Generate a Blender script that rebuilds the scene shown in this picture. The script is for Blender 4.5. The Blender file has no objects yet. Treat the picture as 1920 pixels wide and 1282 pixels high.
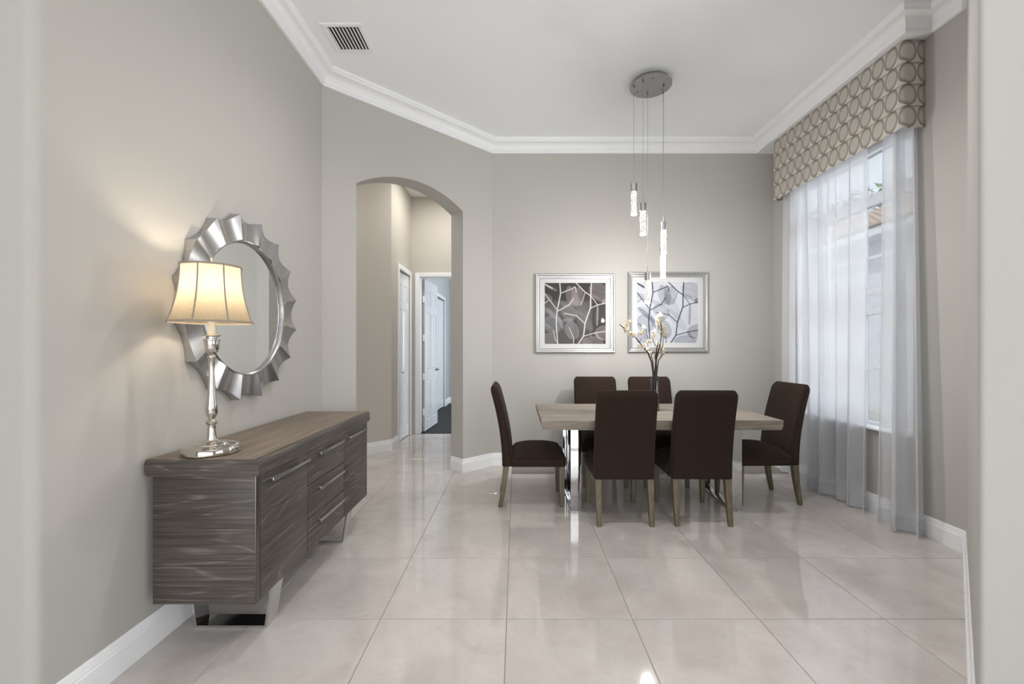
import bpy, bmesh, math, random
import numpy as np
from mathutils import Vector, Matrix
random.seed(7); np.random.seed(7)
SC = bpy.context.scene
COL = SC.collection
PI = math.pi
R = math.radians

# ------------------------------------------------------------------ camera, world, sun, big lights, exposure
cam_d = bpy.data.cameras.new('camera')
cam = bpy.data.objects.new('camera', cam_d); COL.objects.link(cam)
cam_d.sensor_width = 36.0
cam_d.lens = 820.0 / 1920.0 * 36.0
cam_d.shift_x = -8.0 / 1920.0
cam_d.shift_y = 11.0 / 1920.0
cam_d.clip_start = 0.02
cam.location = (0, 0, 1.31)
cam.rotation_euler = (PI / 2, 0, 0)
SC.camera = cam

W = bpy.data.worlds.new('world'); SC.world = W
W.use_nodes = True
W.node_tree.nodes['Background'].inputs['Color'].default_value = (0.86, 0.92, 1.0, 1)
W.node_tree.nodes['Background'].inputs['Strength'].default_value = 3.1

def sun_lamp():
    d = bpy.data.lights.new('sun', 'SUN'); d.energy = 3.2; d.angle = R(2); d.color = (1.0, 0.95, 0.88)
    o = bpy.data.objects.new('sun', d); COL.objects.link(o)
    o.rotation_euler = Vector((0.55, -0.25, -0.80)).to_track_quat('-Z', 'Y').to_euler()
sun_lamp()

def area(name, loc, direction, sx, sy, energy, color=(1, 1, 1)):
    d = bpy.data.lights.new(name, 'AREA'); d.shape = 'RECTANGLE'; d.size = sx; d.size_y = sy
    d.energy = energy; d.color = color
    o = bpy.data.objects.new(name, d); COL.objects.link(o)
    o.location = loc
    o.rotation_euler = Vector(direction).to_track_quat('-Z', 'Y').to_euler()
    return o
# added fill lights for the living space and hall; daylight at the bedroom window
area('living_fill_back', (0.2, -4.15, 1.5), (0, 1, 0), 6.6, 2.6, 126, (0.95, 0.975, 1.0))  # added frontal fill in place of daylight; the wall behind is solid
area('living_fill_side', (4.65, -1.2, 1.7), (-1, 0, 0), 3.6, 2.4, 24, (0.95, 0.975, 1.0))  # added fill to brighten the arch wall; no opening behind it
area('hall_fill_light', (-0.95, 5.85, 3.58), (0, 0, -1), 0.4, 0.4, 10, (1.0, 0.96, 0.9))  # unseen light added to brighten the hall, no fixture built
area('hall_side_fill', (-1.95, 4.15, 3.58), (0, 0, -1), 0.4, 0.4, 5, (1.0, 0.96, 0.9))  # second unseen light, added for the angled hall wall
area('daylight_bedroom_window', (1.75, 8.6, 1.6), (-1, 0, 0), 1.8, 1.5, 58, (0.85, 0.92, 1.0))

SC.view_settings.view_transform = 'Standard'
SC.view_settings.look = 'None'
SC.view_settings.exposure = 0.70
SC.view_settings.gamma = 1.0
SC.view_settings.use_curve_mapping = False

# ------------------------------------------------------------------ mesh helpers
class MB:
    def __init__(s): s.v = []; s.f = []; s.uv = None
    def add(s, vs, fs):
        b = len(s.v); s.v += [tuple(v) for v in vs]; s.f += [tuple(b + i for i in f) for f in fs]; return s
    def box(s, x0, x1, y0, y1, z0, z1):
        return s.add([(x0,y0,z0),(x1,y0,z0),(x1,y1,z0),(x0,y1,z0),(x0,y0,z1),(x1,y0,z1),(x1,y1,z1),(x0,y1,z1)],
                     [(3,2,1,0),(4,5,6,7),(0,1,5,4),(1,2,6,5),(2,3,7,6),(3,0,4,7)])
    def cbox(s, x0, x1, y0, y1, z0, z1, c=0.003):
        # box with chamfered edges
        bm = bmesh.new(); bmesh.ops.create_cube(bm, size=1)
        for v in bm.verts:
            v.co = ((x0+x1)/2 + v.co.x*(x1-x0), (y0+y1)/2 + v.co.y*(y1-y0), (z0+z1)/2 + v.co.z*(z1-z0))
        bmesh.ops.bevel(bm, geom=bm.edges[:], offset=c, segments=2, affect='EDGES', profile=0.5)
        bm.verts.index_update()
        s.add([v.co[:] for v in bm.verts], [[v.index for v in f.verts] for f in bm.faces]); bm.free(); return s
    def prism(s, poly, z0, z1):
        n = len(poly)
        a = sum(poly[i][0]*poly[(i+1)%n][1]-poly[(i+1)%n][0]*poly[i][1] for i in range(n))
        if a < 0: poly = poly[::-1]
        vs = [(x,y,z0) for x,y in poly] + [(x,y,z1) for x,y in poly]
        fs = [tuple(range(n-1,-1,-1)), tuple(range(n, 2*n))] + [(i,(i+1)%n,n+(i+1)%n,n+i) for i in range(n)]
        return s.add(vs, fs)
    def loft(s, loops, cap=True):
        n = len(loops[0]); vs = [p for l in loops for p in l]; fs = []
        for k in range(len(loops)-1):
            for i in range(n):
                j = (i+1) % n
                fs.append((k*n+i, k*n+j, (k+1)*n+j, (k+1)*n+i))
        if cap:
            fs.append(tuple(range(n-1,-1,-1))); fs.append(tuple((len(loops)-1)*n+i for i in range(n)))
        return s.add(vs, fs)
    def lathe(s, prof, n=32, cx=0, cy=0, cap=True):
        return s.loft([[(cx+r*math.cos(2*PI*i/n), cy+r*math.sin(2*PI*i/n), z) for i in range(n)] for r, z in prof], cap)
    def tube(s, pts, rad, n=8, cap=True):
        pts = [Vector(p) for p in pts]
        rads = rad if isinstance(rad, (list, tuple)) else [rad]*len(pts)
        loops = []; t0 = None; up = None
        for i, p in enumerate(pts):
            t = (pts[min(i+1, len(pts)-1)] - pts[max(i-1, 0)]).normalized()
            if up is None:
                up = t.orthogonal().normalized()
            else:
                up = (up - t*up.dot(t)).normalized()
            w = t.cross(up)
            loops.append([tuple(p + (up*math.cos(2*PI*k/n) + w*math.sin(2*PI*k/n))*rads[i]) for k in range(n)])
        return s.loft(loops, cap)
    def sweep(s, path, prof, i0=0, i1=None, closed_profile=True):
        # profile (offset to the right of travel, z) mitred along a 2-D path
        i1 = len(path)-1 if i1 is None else i1
        P = [Vector(p) for p in path]
        def nrm(a, b):
            d = (b-a).normalized(); return Vector((d.y, -d.x))
        loops = []
        for i in range(i0, i1+1):
            n1 = nrm(P[i-1], P[i]) if i > 0 else None
            n2 = nrm(P[i], P[i+1]) if i < len(P)-1 else None
            if n1 is None: m = n2
            elif n2 is None: m = n1
            else: m = (n1+n2) / max(0.25, 1+n1.dot(n2))
            loops.append([(P[i].x+m.x*o, P[i].y+m.y*o, z) for o, z in prof])
        return s.loft(loops, True)
    def grid(s, pts, nu, nv):
        # pts row major, nv rows of nu
        fs = [(r*nu+c, r*nu+c+1, (r+1)*nu+c+1, (r+1)*nu+c) for r in range(nv-1) for c in range(nu-1)]
        return s.add(pts, fs)
    def mesh(s, name, mat, smooth=None):
        me = bpy.data.meshes.new(name); me.from_pydata(s.v, [], s.f); me.update()
        bm = bmesh.new(); bm.from_mesh(me); bmesh.ops.recalc_face_normals(bm, faces=bm.faces[:]); bm.to_mesh(me); bm.free()
        if mat: me.materials.append(mat)
        if smooth is not None:
            me.shade_smooth(); me.set_sharp_from_angle(angle=R(smooth))
        return me
    def build(s, name, mat, parent=None, smooth=None):
        o = bpy.data.objects.new(name, s.mesh(name, mat, smooth)); COL.objects.link(o)
        if parent: o.parent = parent
        return o

def empty(name, loc=(0,0,0), rz=0):
    o = bpy.data.objects.new(name, None); COL.objects.link(o); o.location = loc; o.rotation_euler = (0,0,rz)
    o.empty_display_size = 0.1
    return o
def tag(o, label, cat, group=None):
    o['label'] = label; o['category'] = cat
    if group: o['group'] = group
    return o
def struct(o, label=None):
    o['kind'] = 'structure'
    if label: o['label'] = label
    return o
def link_mesh(name, me, parent, loc=(0,0,0), rot=(0,0,0)):
    o = bpy.data.objects.new(name, me); COL.objects.link(o); o.parent = parent; o.location = loc; o.rotation_euler = rot
    return o
def copy_tree(o, parent=None):
    c = o.copy(); COL.objects.link(c); c.parent = parent
    for ch in list(o.children): copy_tree(ch, c)
    return c
def rrect(w, d, r, n=4, cx=0, cy=0):
    out = []
    for (sx, sy, a0) in ((1,1,0),(-1,1,90),(-1,-1,180),(1,-1,270)):
        for k in range(n+1):
            a = R(a0 + 90*k/n)
            out.append((cx+sx*(w/2-r)+r*math.cos(a), cy+sy*(d/2-r)+r*math.sin(a)))
    return out

# ------------------------------------------------------------------ material helpers
class NT:
    def __init__(s, name):
        s.m = bpy.data.materials.new(name); s.m.use_nodes = True; s.t = s.m.node_tree; s.t.nodes.clear()
        s.out = s.t.nodes.new('ShaderNodeOutputMaterial')
    def n(s, kind, **kw):
        nd = s.t.nodes.new('ShaderNode'+kind)
        for k, v in kw.items():
            if k.startswith('_'): setattr(nd, k[1:], v)
            else: s.set(nd, k, v)
        return nd
    def set(s, nd, k, v):
        key = int(k[1:]) if k[0] == 'i' and k[1:].isdigit() else k.replace('__', ' ')
        sock = nd.inputs[key]
        if isinstance(v, bpy.types.NodeSocket): s.t.links.new(v, sock)
        else: sock.default_value = v
    def math(s, op, a, b=0.0, c=0.0):
        return s.n('Math', _operation=op, i0=a, i1=b, i2=c).outputs[0]
    def mix(s, f, a, b, mode='MIX'):
        nd = s.t.nodes.new('ShaderNodeMix'); nd.data_type = 'RGBA'; nd.blend_type = mode
        for i, v in ((0, f), (6, a), (7, b)):
            if isinstance(v, bpy.types.NodeSocket): s.t.links.new(v, nd.inputs[i])
            else: nd.inputs[i].default_value = v
        return nd.outputs[2]
    def ramp(s, f, stops):
        nd = s.n('ValToRGB', Fac=f); cr = nd.color_ramp
        while len(cr.elements) < len(stops): cr.elements.new(0.5)
        for e, (p, c) in zip(cr.elements, stops): e.position = p; e.color = c
        return nd.outputs[0]
    def bump(s, h, strength, dist=0.01):
        return s.n('Bump', Height=h, Strength=strength, Distance=dist).outputs[0]
    def principled(s, **kw):
        b = s.n('BsdfPrincipled', **kw); s.t.links.new(b.outputs[0], s.out.inputs[0]); return b
    def surface(s, sock): s.t.links.new(sock, s.out.inputs[0])
def c4(r, g, b): return (r, g, b, 1)

def plain(name, col, rough=0.5, metal=0.0, bump=0.0, bscale=200, **kw):
    t = NT(name)
    if bump:
        tc = t.n('TexCoord').outputs['Object']
        kw['Normal'] = t.bump(t.n('TexNoise', Vector=tc, Scale=bscale, Detail=3.0).outputs[0], bump, 0.002)
    t.principled(Base__Color=c4(*col), Roughness=rough, Metallic=metal, **kw); return t.m

def paint(name, col, var=0.03):
    t = NT(name)
    p = t.n('NewGeometry').outputs['Position']
    n1 = t.n('TexNoise', Vector=p, Scale=1.4, Detail=3.0).outputs[0]
    n2 = t.n('TexNoise', Vector=p, Scale=260.0, Detail=2.0).outputs[0]
    colr = t.mix(n1, c4(*[v*(1-var) for v in col]), c4(*[min(1, v*(1+var)) for v in col]))
    t.principled(Base__Color=colr, Roughness=0.75, Normal=t.bump(n2, 0.06, 0.002)); return t.m

M = {}
M['wall'] = paint('greige_wall_paint', (0.490, 0.474, 0.444))
M['hall_wall'] = paint('hall_wall_paint', (0.60, 0.57, 0.52))
M['blue_wall'] = paint('bedroom_wall_paint', (0.48, 0.50, 0.50))
M['ceiling'] = paint('ceiling_paint', (0.91, 0.925, 0.945), 0.01)
M['trim'] = plain('white_trim_paint', (0.89, 0.90, 0.91), 0.35)
M['door'] = plain('white_door_paint', (0.78, 0.79, 0.81), 0.22)
M['grout'] = plain('grout', (0.30, 0.27, 0.25), 0.8, bump=0.2, bscale=120)
M['chrome'] = plain('polished_chrome', (0.62, 0.63, 0.64), 0.10, 1.0)
M['nickel'] = plain('polished_nickel', (0.62, 0.59, 0.54), 0.09, 1.0)
M['steel'] = plain('brushed_steel', (0.50, 0.50, 0.50), 0.28, 1.0)
M['dark_steel'] = plain('dark_steel', (0.16, 0.155, 0.15), 0.35, 1.0)
M['canopy'] = plain('brushed_nickel_plate', (0.40, 0.40, 0.41), 0.32, 1.0)
M['black'] = plain('black_hole', (0.01, 0.01, 0.01), 0.6)
M['mirror'] = plain('mirror_glass', (0.80, 0.82, 0.82), 0.01, 1.0)
M['mat'] = plain('white_picture_mat', (0.66, 0.66, 0.66), 0.7, bump=0.1, bscale=400)
M['wire'] = plain('pendant_wire', (0.35, 0.34, 0.33), 0.4, 0.6)
M['bark'] = plain('dark_branch_bark', (0.045, 0.032, 0.028), 0.75, bump=0.5, bscale=90)
M['petal'] = plain('cream_blossom', (0.86, 0.78, 0.62), 0.6, bump=0.1)
M['bud'] = plain('yellow_bud', (0.84, 0.74, 0.52), 0.6, bump=0.1)
M['dark_back'] = plain('mirror_backing', (0.03, 0.03, 0.03), 0.8)
M['vinyl'] = plain('white_window_vinyl', (0.80, 0.81, 0.84), 0.35)
M['stucco'] = plain('neighbour_stucco', (0.78, 0.79, 0.82), 0.9, bump=0.4, bscale=40)
M['roof'] = plain('clay_roof_tile', (0.62, 0.50, 0.40), 0.8, bump=0.3, bscale=12)
M['bounce_paving'] = plain('pale_bounce_paving', (0.55, 0.54, 0.50), 0.9, bump=0.5, bscale=30)  # outside ground kept pale to bounce light onto the house wall
M['leafy'] = plain('tree_leaf', (0.20, 0.30, 0.14), 0.7, bump=0.3, bscale=15)

def silver_leaf():
    t = NT('silver_leaf_frame'); tc = t.n('TexCoord').outputs['Object']
    mp = t.n('Mapping', Vector=tc, Scale=(22, 22, 22)).outputs[0]
    nz = t.n('TexNoise', Vector=mp, Scale=3.0, Detail=6.0).outputs[0]
    col = t.ramp(nz, [(0.3, c4(0.43, 0.425, 0.43)), (0.7, c4(0.50, 0.495, 0.49))])
    t.principled(Base__Color=col, Metallic=0.95, Roughness=0.27, Normal=t.bump(nz, 0.03, 0.002)); return t.m
M['silver'] = silver_leaf()
def picture_frame_mat():
    t = NT('satin_silver_moulding'); tc = t.n('TexCoord').outputs['Object']
    nz = t.n('TexNoise', Vector=tc, Scale=90.0, Detail=4.0).outputs[0]
    t.principled(Base__Color=t.ramp(nz, [(0.3, c4(0.42, 0.415, 0.41)), (0.7, c4(0.52, 0.515, 0.51))]), Metallic=0.8, Roughness=0.38); return t.m
M['frame'] = picture_frame_mat()

def tile_mat():
    t = NT('polished_marble_tile')
    p = t.n('NewGeometry').outputs['Position']
    rnd = t.n('ObjectInfo').outputs['Random']
    off = t.n('CombineXYZ', X=t.math('MULTIPLY', rnd, 37.0), Y=t.math('MULTIPLY', rnd, 91.0), Z=0.0).outputs[0]
    q = t.n('VectorMath', _operation='ADD', i0=p, i1=off).outputs[0]
    n1 = t.n('TexNoise', Vector=q, Scale=4.2, Detail=8.0, Roughness=0.62, Distortion=0.6).outputs[0]
    n2 = t.n('TexNoise', Vector=q, Scale=38.0, Detail=5.0, Roughness=0.7).outputs[0]
    n3 = t.n('TexNoise', Vector=q, Scale=1.1, Detail=5.0, Distortion=1.4).outputs[0]
    vein = t.math('ABSOLUTE', t.math('SUBTRACT', n3, 0.5))
    vein = t.ramp(vein, [(0.0, c4(1, 1, 1)), (0.012, c4(0, 0, 0))])
    base = t.ramp(n1, [(0.30, c4(0.52, 0.474, 0.443)), (0.5, c4(0.585, 0.54, 0.508)), (0.70, c4(0.635, 0.592, 0.56))])
    base = t.mix(t.math('MULTIPLY', t.ramp(n2, [(0.52, c4(0, 0, 0)), (0.75, c4(1, 1, 1))]), 0.30), base, c4(0.40, 0.355, 0.32))
    base = t.mix(t.math('MULTIPLY', vein, 0.07), base, c4(0.72, 0.69, 0.66))
    tint = t.math('ADD', t.math('MULTIPLY', rnd, 0.08), 0.96)
    base = t.mix(1.0, base, t.n('CombineColor', Red=tint, Green=tint, Blue=tint).outputs[0], 'MULTIPLY')
    rough = t.math('ADD', t.math('MULTIPLY', n2, 0.05), 0.035)
    t.principled(Base__Color=base, Roughness=rough, IOR=1.75, Normal=t.bump(n1, 0.02, 0.004)); return t.m
M['tile'] = tile_mat()

def wood(name, axis, dark, mid, light, streak, rough=0.5, contour=15.0, sl=1.0):
    # grain runs along axis 0/1/2 of object space
    t = NT(name); tc = t.n('TexCoord').outputs['Object']
    sc = [9.0, 9.0, 9.0]; sc[axis] = 1.15
    q = t.n('Mapping', Vector=tc, Scale=tuple(v*sl for v in sc)).outputs[0]
    n1 = t.n('TexNoise', Vector=q, Scale=0.55, Detail=2.0, Roughness=0.4, Distortion=0.2).outputs[0]
    rings = t.math('FRACT', t.math('MULTIPLY', n1, contour))
    line = t.ramp(rings, [(0.0, c4(1, 1, 1)), (0.12, c4(0.1, 0.1, 0.1)), (0.85, c4(0, 0, 0)), (1.0, c4(0.9, 0.9, 0.9))])
    sf = [150.0, 150.0, 150.0]; sf[axis] = 3.0
    q2 = t.n('Mapping', Vector=tc, Scale=tuple(sf)).outputs[0]
    fib = t.n('TexNoise', Vector=q2, Scale=1.0, Detail=4.0, Roughness=0.6).outputs[0]
    sb = [3.0, 3.0, 3.0]; sb[axis] = 0.8
    blo = t.n('TexNoise', Vector=t.n('Mapping', Vector=tc, Scale=tuple(sb)).outputs[0], Scale=1.2, Detail=3.0).outputs[0]
    base = t.ramp(blo, [(0.3, c4(*dark)), (0.5, c4(*mid)), (0.72, c4(*light))])
    fibm = t.ramp(fib, [(0.38, c4(0.55, 0.55, 0.55)), (0.6, c4(1.2, 1.2, 1.2))])
    base = t.mix(0.75, base, fibm, 'MULTIPLY')
    fmask = t.ramp(fib, [(0.42, c4(0, 0, 0)), (0.62, c4(1, 1, 1))])
    k = t.math('MULTIPLY', t.math('MULTIPLY', line, fmask), streak[3])
    col = t.mix(k, base, c4(*streak[:3]))
    t.principled(Base__Color=col, Roughness=rough, Normal=t.bump(fib, 0.18, 0.002)); return t.m
DK = dict(dark=(0.056, 0.046, 0.041), mid=(0.075, 0.062, 0.054), light=(0.100, 0.083, 0.073), streak=(0.34, 0.295, 0.26, 0.44), rough=0.42, contour=14.0)
M['oak_y'] = wood('cerused_dark_oak_lengthwise', 1, **DK)
M['oak_x'] = wood('cerused_dark_oak_crosswise', 0, **DK)
M['oak_top'] = wood('dark_oak_top', 1, dark=(0.15, 0.112, 0.082), mid=(0.19, 0.143, 0.105), light=(0.235, 0.18, 0.135), streak=(0.34, 0.28, 0.22, 0.35), rough=0.42, contour=9)
M['table_oak'] = wood('grey_washed_oak', 0, dark=(0.20, 0.165, 0.13), mid=(0.28, 0.237, 0.195), light=(0.37, 0.32, 0.27), streak=(0.11, 0.085, 0.07, 0.7), rough=0.5, contour=10)
M['leg_wood'] = wood('olive_grey_leg_wood', 2, dark=(0.10, 0.082, 0.052), mid=(0.15, 0.125, 0.08), light=(0.20, 0.17, 0.115), streak=(0.10, 0.08, 0.05, 0.5), rough=0.5, contour=6)
M['dark_floor'] = wood('dark_wood_floor', 1, dark=(0.007, 0.0065, 0.0065), mid=(0.010, 0.009, 0.009), light=(0.015, 0.014, 0.014), streak=(0.05, 0.045, 0.04, 0.3), rough=0.6)

def linen(name, a, b):
    t = NT(name); tc = t.n('TexCoord').outputs['Object']
    w1 = t.n('TexWave', Vector=tc, _wave_type='BANDS', _bands_direction='X', Scale=160.0, Distortion=1.5, Detail=2.0).outputs[1]
    w2 = t.n('TexWave', Vector=tc, _wave_type='BANDS', _bands_direction='Z', Scale=160.0, Distortion=1.5, Detail=2.0).outputs[1]
    nz = t.n('TexNoise', Vector=tc, Scale=55.0, Detail=5.0, Roughness=0.7).outputs[0]
    f = t.math('MULTIPLY', t.math('ADD', t.math('ADD', w1, w2), nz), 0.33)
    col = t.ramp(f, [(0.25, c4(*a)), (0.75, c4(*b))])
    t.principled(Base__Color=col, Roughness=0.9, Sheen__Weight=0.05, Sheen__Roughness=0.5, Specular__IOR__Level=0.08, Normal=t.bump(f, 0.25, 0.002)); return t.m
M['linen'] = linen('dark_brown_linen', (0.014, 0.009, 0.007), (0.052, 0.034, 0.025))

def sheer_mat(name, opac):
    t = NT(name); tc = t.n('TexCoord').outputs['Object']
    w1 = t.n('TexWave', Vector=tc, _wave_type='BANDS', _bands_direction='Y', Scale=120.0, Distortion=0.8, Detail=1.0).outputs[1]
    op = t.math('ADD', t.math('MULTIPLY', w1, 0.10), opac - 0.05)
    d = t.n('BsdfDiffuse', Color=c4(0.82, 0.83, 0.85)).outputs[0]
    tr = t.n('BsdfTranslucent', Color=c4(0.75, 0.765, 0.80)).outputs[0]
    cloth = t.n('MixShader', i0=0.42, i1=d, i2=tr).outputs[0]
    t.surface(t.n('MixShader', i0=op, i1=t.n('BsdfTransparent').outputs[0], i2=cloth).outputs[0]); return t.m
M['sheer'] = sheer_mat('white_sheer_voile', 0.66)
M['hem'] = sheer_mat('white_sheer_hem', 0.55)

def glass_mat(name, rough=0.0, tint=(1, 1, 1), k=0.9):
    t = NT(name)
    fr = t.n('Fresnel', IOR=1.45).outputs[0]
    g = t.n('BsdfGlossy', Roughness=rough).outputs[0]
    t.surface(t.n('MixShader', i0=t.math('MULTIPLY', fr, k), i1=t.n('BsdfTransparent', Color=c4(*tint)).outputs[0], i2=g).outputs[0]); return t.m
M['pane'] = glass_mat('window_pane', 0.0, (0.97, 0.98, 0.985))
M['vase'] = glass_mat('clear_vase_glass', 0.0, (0.965, 0.975, 0.98))
M['picture_glass'] = glass_mat('picture_glass', 0.01, (0.99, 0.99, 0.99), 0.35)

def shade_mat():
    t = NT('cream_silk_shade')
    tc = t.n('TexCoord').outputs['Object']
    nz = t.n('TexNoise', Vector=tc, Scale=120.0, Detail=3.0).outputs[0]
    col = t.ramp(nz, [(0.3, c4(0.36, 0.305, 0.225)), (0.7, c4(0.41, 0.35, 0.262))])
    d = t.n('BsdfDiffuse', Color=col).outputs[0]
    tr = t.n('BsdfTranslucent', Color=col).outputs[0]
    t.surface(t.n('MixShader', i0=0.5, i1=d, i2=tr).outputs[0]); return t.m
M['shade'] = shade_mat()
M['shade_trim'] = plain('shade_braid', (0.30, 0.26, 0.21), 0.8, bump=0.2, bscale=300)
M['sleeve'] = plain('ivory_candle_sleeve', (0.82, 0.76, 0.64), 0.5, Subsurface__Weight=0.0)
def emit(name, col, s):
    t = NT(name); t.surface(t.n('Emission', Color=c4(*col), Strength=s).outputs[0]); return t.m
M['bulb'] = emit('lit_bulb', (1.0, 0.82, 0.56), 6.0)
def crystal_mat():
    t = NT('lit_bubble_crystal'); tc = t.n('TexCoord').outputs['Object']
    v = t.n('TexVoronoi', Vector=tc, Scale=75.0, Randomness=1.0).outputs[0]
    b = t.ramp(v, [(0.16, c4(1.2, 1.2, 1.2)), (0.36, c4(0.10, 0.095, 0.09)), (0.58, c4(1.25, 1.22, 1.18))])
    e = t.mix(1.0, b, c4(1.0, 0.965, 0.90), 'MULTIPLY')
    t.principled(Base__Color=c4(0.30, 0.30, 0.29), Roughness=0.12, Emission__Color=e, Emission__Strength=0.5, Normal=t.bump(v, 0.4, 0.003)); return t.m
M['crystal'] = crystal_mat()
def crystal_core():
    return emit('lit_crystal_glow', (1.0, 0.95, 0.86), 2.2)
M['crystal_end'] = crystal_core()

def valance_mat():
    # embroidered ovals, four rows; UV: one cell per unit
    t = NT('oval_trellis_fabric')
    uv = t.n('UVMap').outputs[0]
    sx = t.n('SeparateXYZ', Vector=uv)
    def cell(s): return t.math('SUBTRACT', t.math('FRACT', s), 0.5)
    u = cell(sx.outputs[0]); v = cell(sx.outputs[1])
    r = t.math('SQRT', t.math('ADD', t.math('POWER', t.math('ABSOLUTE', t.math('MULTIPLY', u, 2.0)), 2.05), t.math('POWER', t.math('ABSOLUTE', t.math('MULTIPLY', v, 1.90)), 2.05)))
    fab = t.n('TexNoise', Vector=uv, Scale=60.0, Detail=4.0).outputs[0]
    col = t.ramp(r, [(0.0, c4(0.53, 0.49, 0.44)), (0.60, c4(0.54, 0.50, 0.45)), (0.72, c4(0.44, 0.41, 0.36)), (0.83, c4(0.29, 0.27, 0.225)), (0.96, c4(0.27, 0.25, 0.21)), (1.0, c4(0.65, 0.60, 0.54))])
    col = t.mix(0.18, col, t.ramp(fab, [(0.3, c4(0.5, 0.5, 0.5)), (0.7, c4(1.2, 1.2, 1.2))]), 'MULTIPLY')
    t.principled(Base__Color=col, Roughness=0.85, Sheen__Weight=0.15, Normal=t.bump(fab, 0.2, 0.002)); return t.m
M['valance'] = valance_mat()
M['valance_lining'] = plain('valance_lining', (0.72, 0.70, 0.66), 0.9, bump=0.1)

def print_mat():
    t = NT('botanical_print'); t.principled(Base__Color=t.n('VertexColor', _layer_name='ink').outputs[0], Roughness=0.6, Specular__IOR__Level=0.2); return t.m
M['print'] = print_mat()

# ------------------------------------------------------------------ room shell
H = 3.61
A2, B2 = Vector((-1.605, 3.613)), Vector((-0.268, 4.88))
U = (B2-A2).normalized(); NO = Vector((-U.y, U.x)); L = (B2-A2).length     # NO points into the hall
S0, S1, TH = 0.157*L, 0.7805*L, 0.21
XR, YB = 2.87, 4.88
def arch_pt(s, w): p = A2 + U*s + NO*w; return (p.x, p.y)
def bull(cx, cy, r, a0, a1, n=7): return [(cx+r*math.cos(R(a0+(a1-a0)*k/n)), cy+r*math.sin(R(a0+(a1-a0)*k/n))) for k in range(n+1)]
LC = bull(-1.64, 1.485, 0.035, -90, 0)            # left bullnose, from the living-room face to the dining face
# right bullnose between the 45 degree wall and the living-room face
RC = bull(1.464, 1.372, 0.012, 135, 270, 9)

struct(MB().prism([(-4.3, 1.45)] + LC + [(-1.605, 3.613), (-1.72, 3.72), (-1.72, 1.57), (-4.3, 1.57)], 0, H).build('wall_left', M['wall'], smooth=40))
struct(MB().prism([(-0.30, YB), (3.02, YB), (3.02, 5.0), (-0.42, 5.0)], 0, H).build('wall_back', M['wall']))
WY0, WY1, WZ0, WZ1 = 3.16, 4.56, 0.66, 2.96
m = MB()
m.box(XR, 3.02, 2.75, WY0, 0, H); m.box(XR, 3.02, WY1, YB, 0, H); m.box(XR, 3.02, WY0, WY1, 0, WZ0); m.box(XR, 3.02, WY0, WY1, WZ1, H)
struct(m.build('wall_right', M['wall']))
struct(MB().prism([(XR, 2.79)] + RC + [(4.8, 1.36), (4.8, 1.56), (3.02, 1.56), (3.02, 2.79)], 0, H).build('wall_right_angled', M['wall'], smooth=30))
def arch_wall():
    m = MB(); n = 28
    spring, rise = 2.745, 0.175
    cs = [S0 + (S1-S0)*k/n for k in range(n+1)]
    half = (S1-S0)/2; rad = (half*half + rise*rise)/(2*rise); mid = (S0+S1)/2
    cz = [spring + rise - rad + math.sqrt(rad*rad - (s-mid)**2) for s in cs]
    def P(s, w, z): x, y = arch_pt(s, w); return (x, y, z)
    for s0, s1 in ((0, S0), (S1, L)):
        a, b, c, d = arch_pt(s0, 0), arch_pt(s1, 0), arch_pt(s1, TH), arch_pt(s0, TH)
        m.prism([a, b, c, d], 0, H)
    for k in range(n):
        s0, s1, z0, z1 = cs[k], cs[k+1], cz[k], cz[k+1]
        m.add([P(s0,0,z0),P(s1,0,z1),P(s1,0,H),P(s0,0,H),P(s0,TH,z0),P(s1,TH,z1),P(s1,TH,H),P(s0,TH,H)],
              [(0,1,2,3),(7,6,5,4),(4,5,1,0),(3,2,6,7)])
    me = m.mesh('wall_arch', M['wall'])
    bm = bmesh.new(); bm.from_mesh(me); bmesh.ops.remove_doubles(bm, verts=bm.verts[:], dist=1e-4)
    bmesh.ops.recalc_face_normals(bm, faces=bm.faces[:]); bm.to_mesh(me); bm.free()
    o = bpy.data.objects.new('wall_arch', me); COL.objects.link(o); struct(o)
arch_wall()
# hall beyond the arch
HX, HY = -1.60, 6.67
DY0, DY1, DH = 5.95, 6.57, 2.39
struct(MB().prism([(HX, 5.60), (HX-0.1, 5.72), (-2.75, 4.67), (-2.65, 4.55)], 0, H).build('wall_hall_angled', M['hall_wall']))
m = MB(); m.prism([(HX,5.60),(HX,DY0),(HX-.12,DY0),(HX-.1,5.72)],0,H); m.box(HX-.12,HX,DY1,HY+.1,0,H); m.box(HX-.12,HX,DY0,DY1,DH,H); m.box(HX-.6,HX-.55,5.7,6.8,0,H)
struct(m.build('wall_hall_left', M['hall_wall']))
DX0, DX1 = -1.475, -0.655
m = MB(); m.box(HX-.1, DX0, HY, HY+.11, 0, H); m.box(DX1, -0.2, HY, HY+.11, 0, H); m.box(DX0, DX1, HY, HY+.11, DH, H)
struct(m.build('wall_hall_back', M['hall_wall']))
struct(MB().box(-0.32, -0.2, 5.0, HY, 0, H).build('wall_hall_right', M['hall_wall']))
struct(MB().prism([(-2.65,4.6),(-2.65,3.3),(-2.77,3.3),(-2.77,4.7)],0,H).build('wall_hall_end', M['hall_wall']))
struct(MB().box(-2.77, -1.72, 3.3, 3.42, 0, H).build('wall_hall_near', M['hall_wall']))
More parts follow.
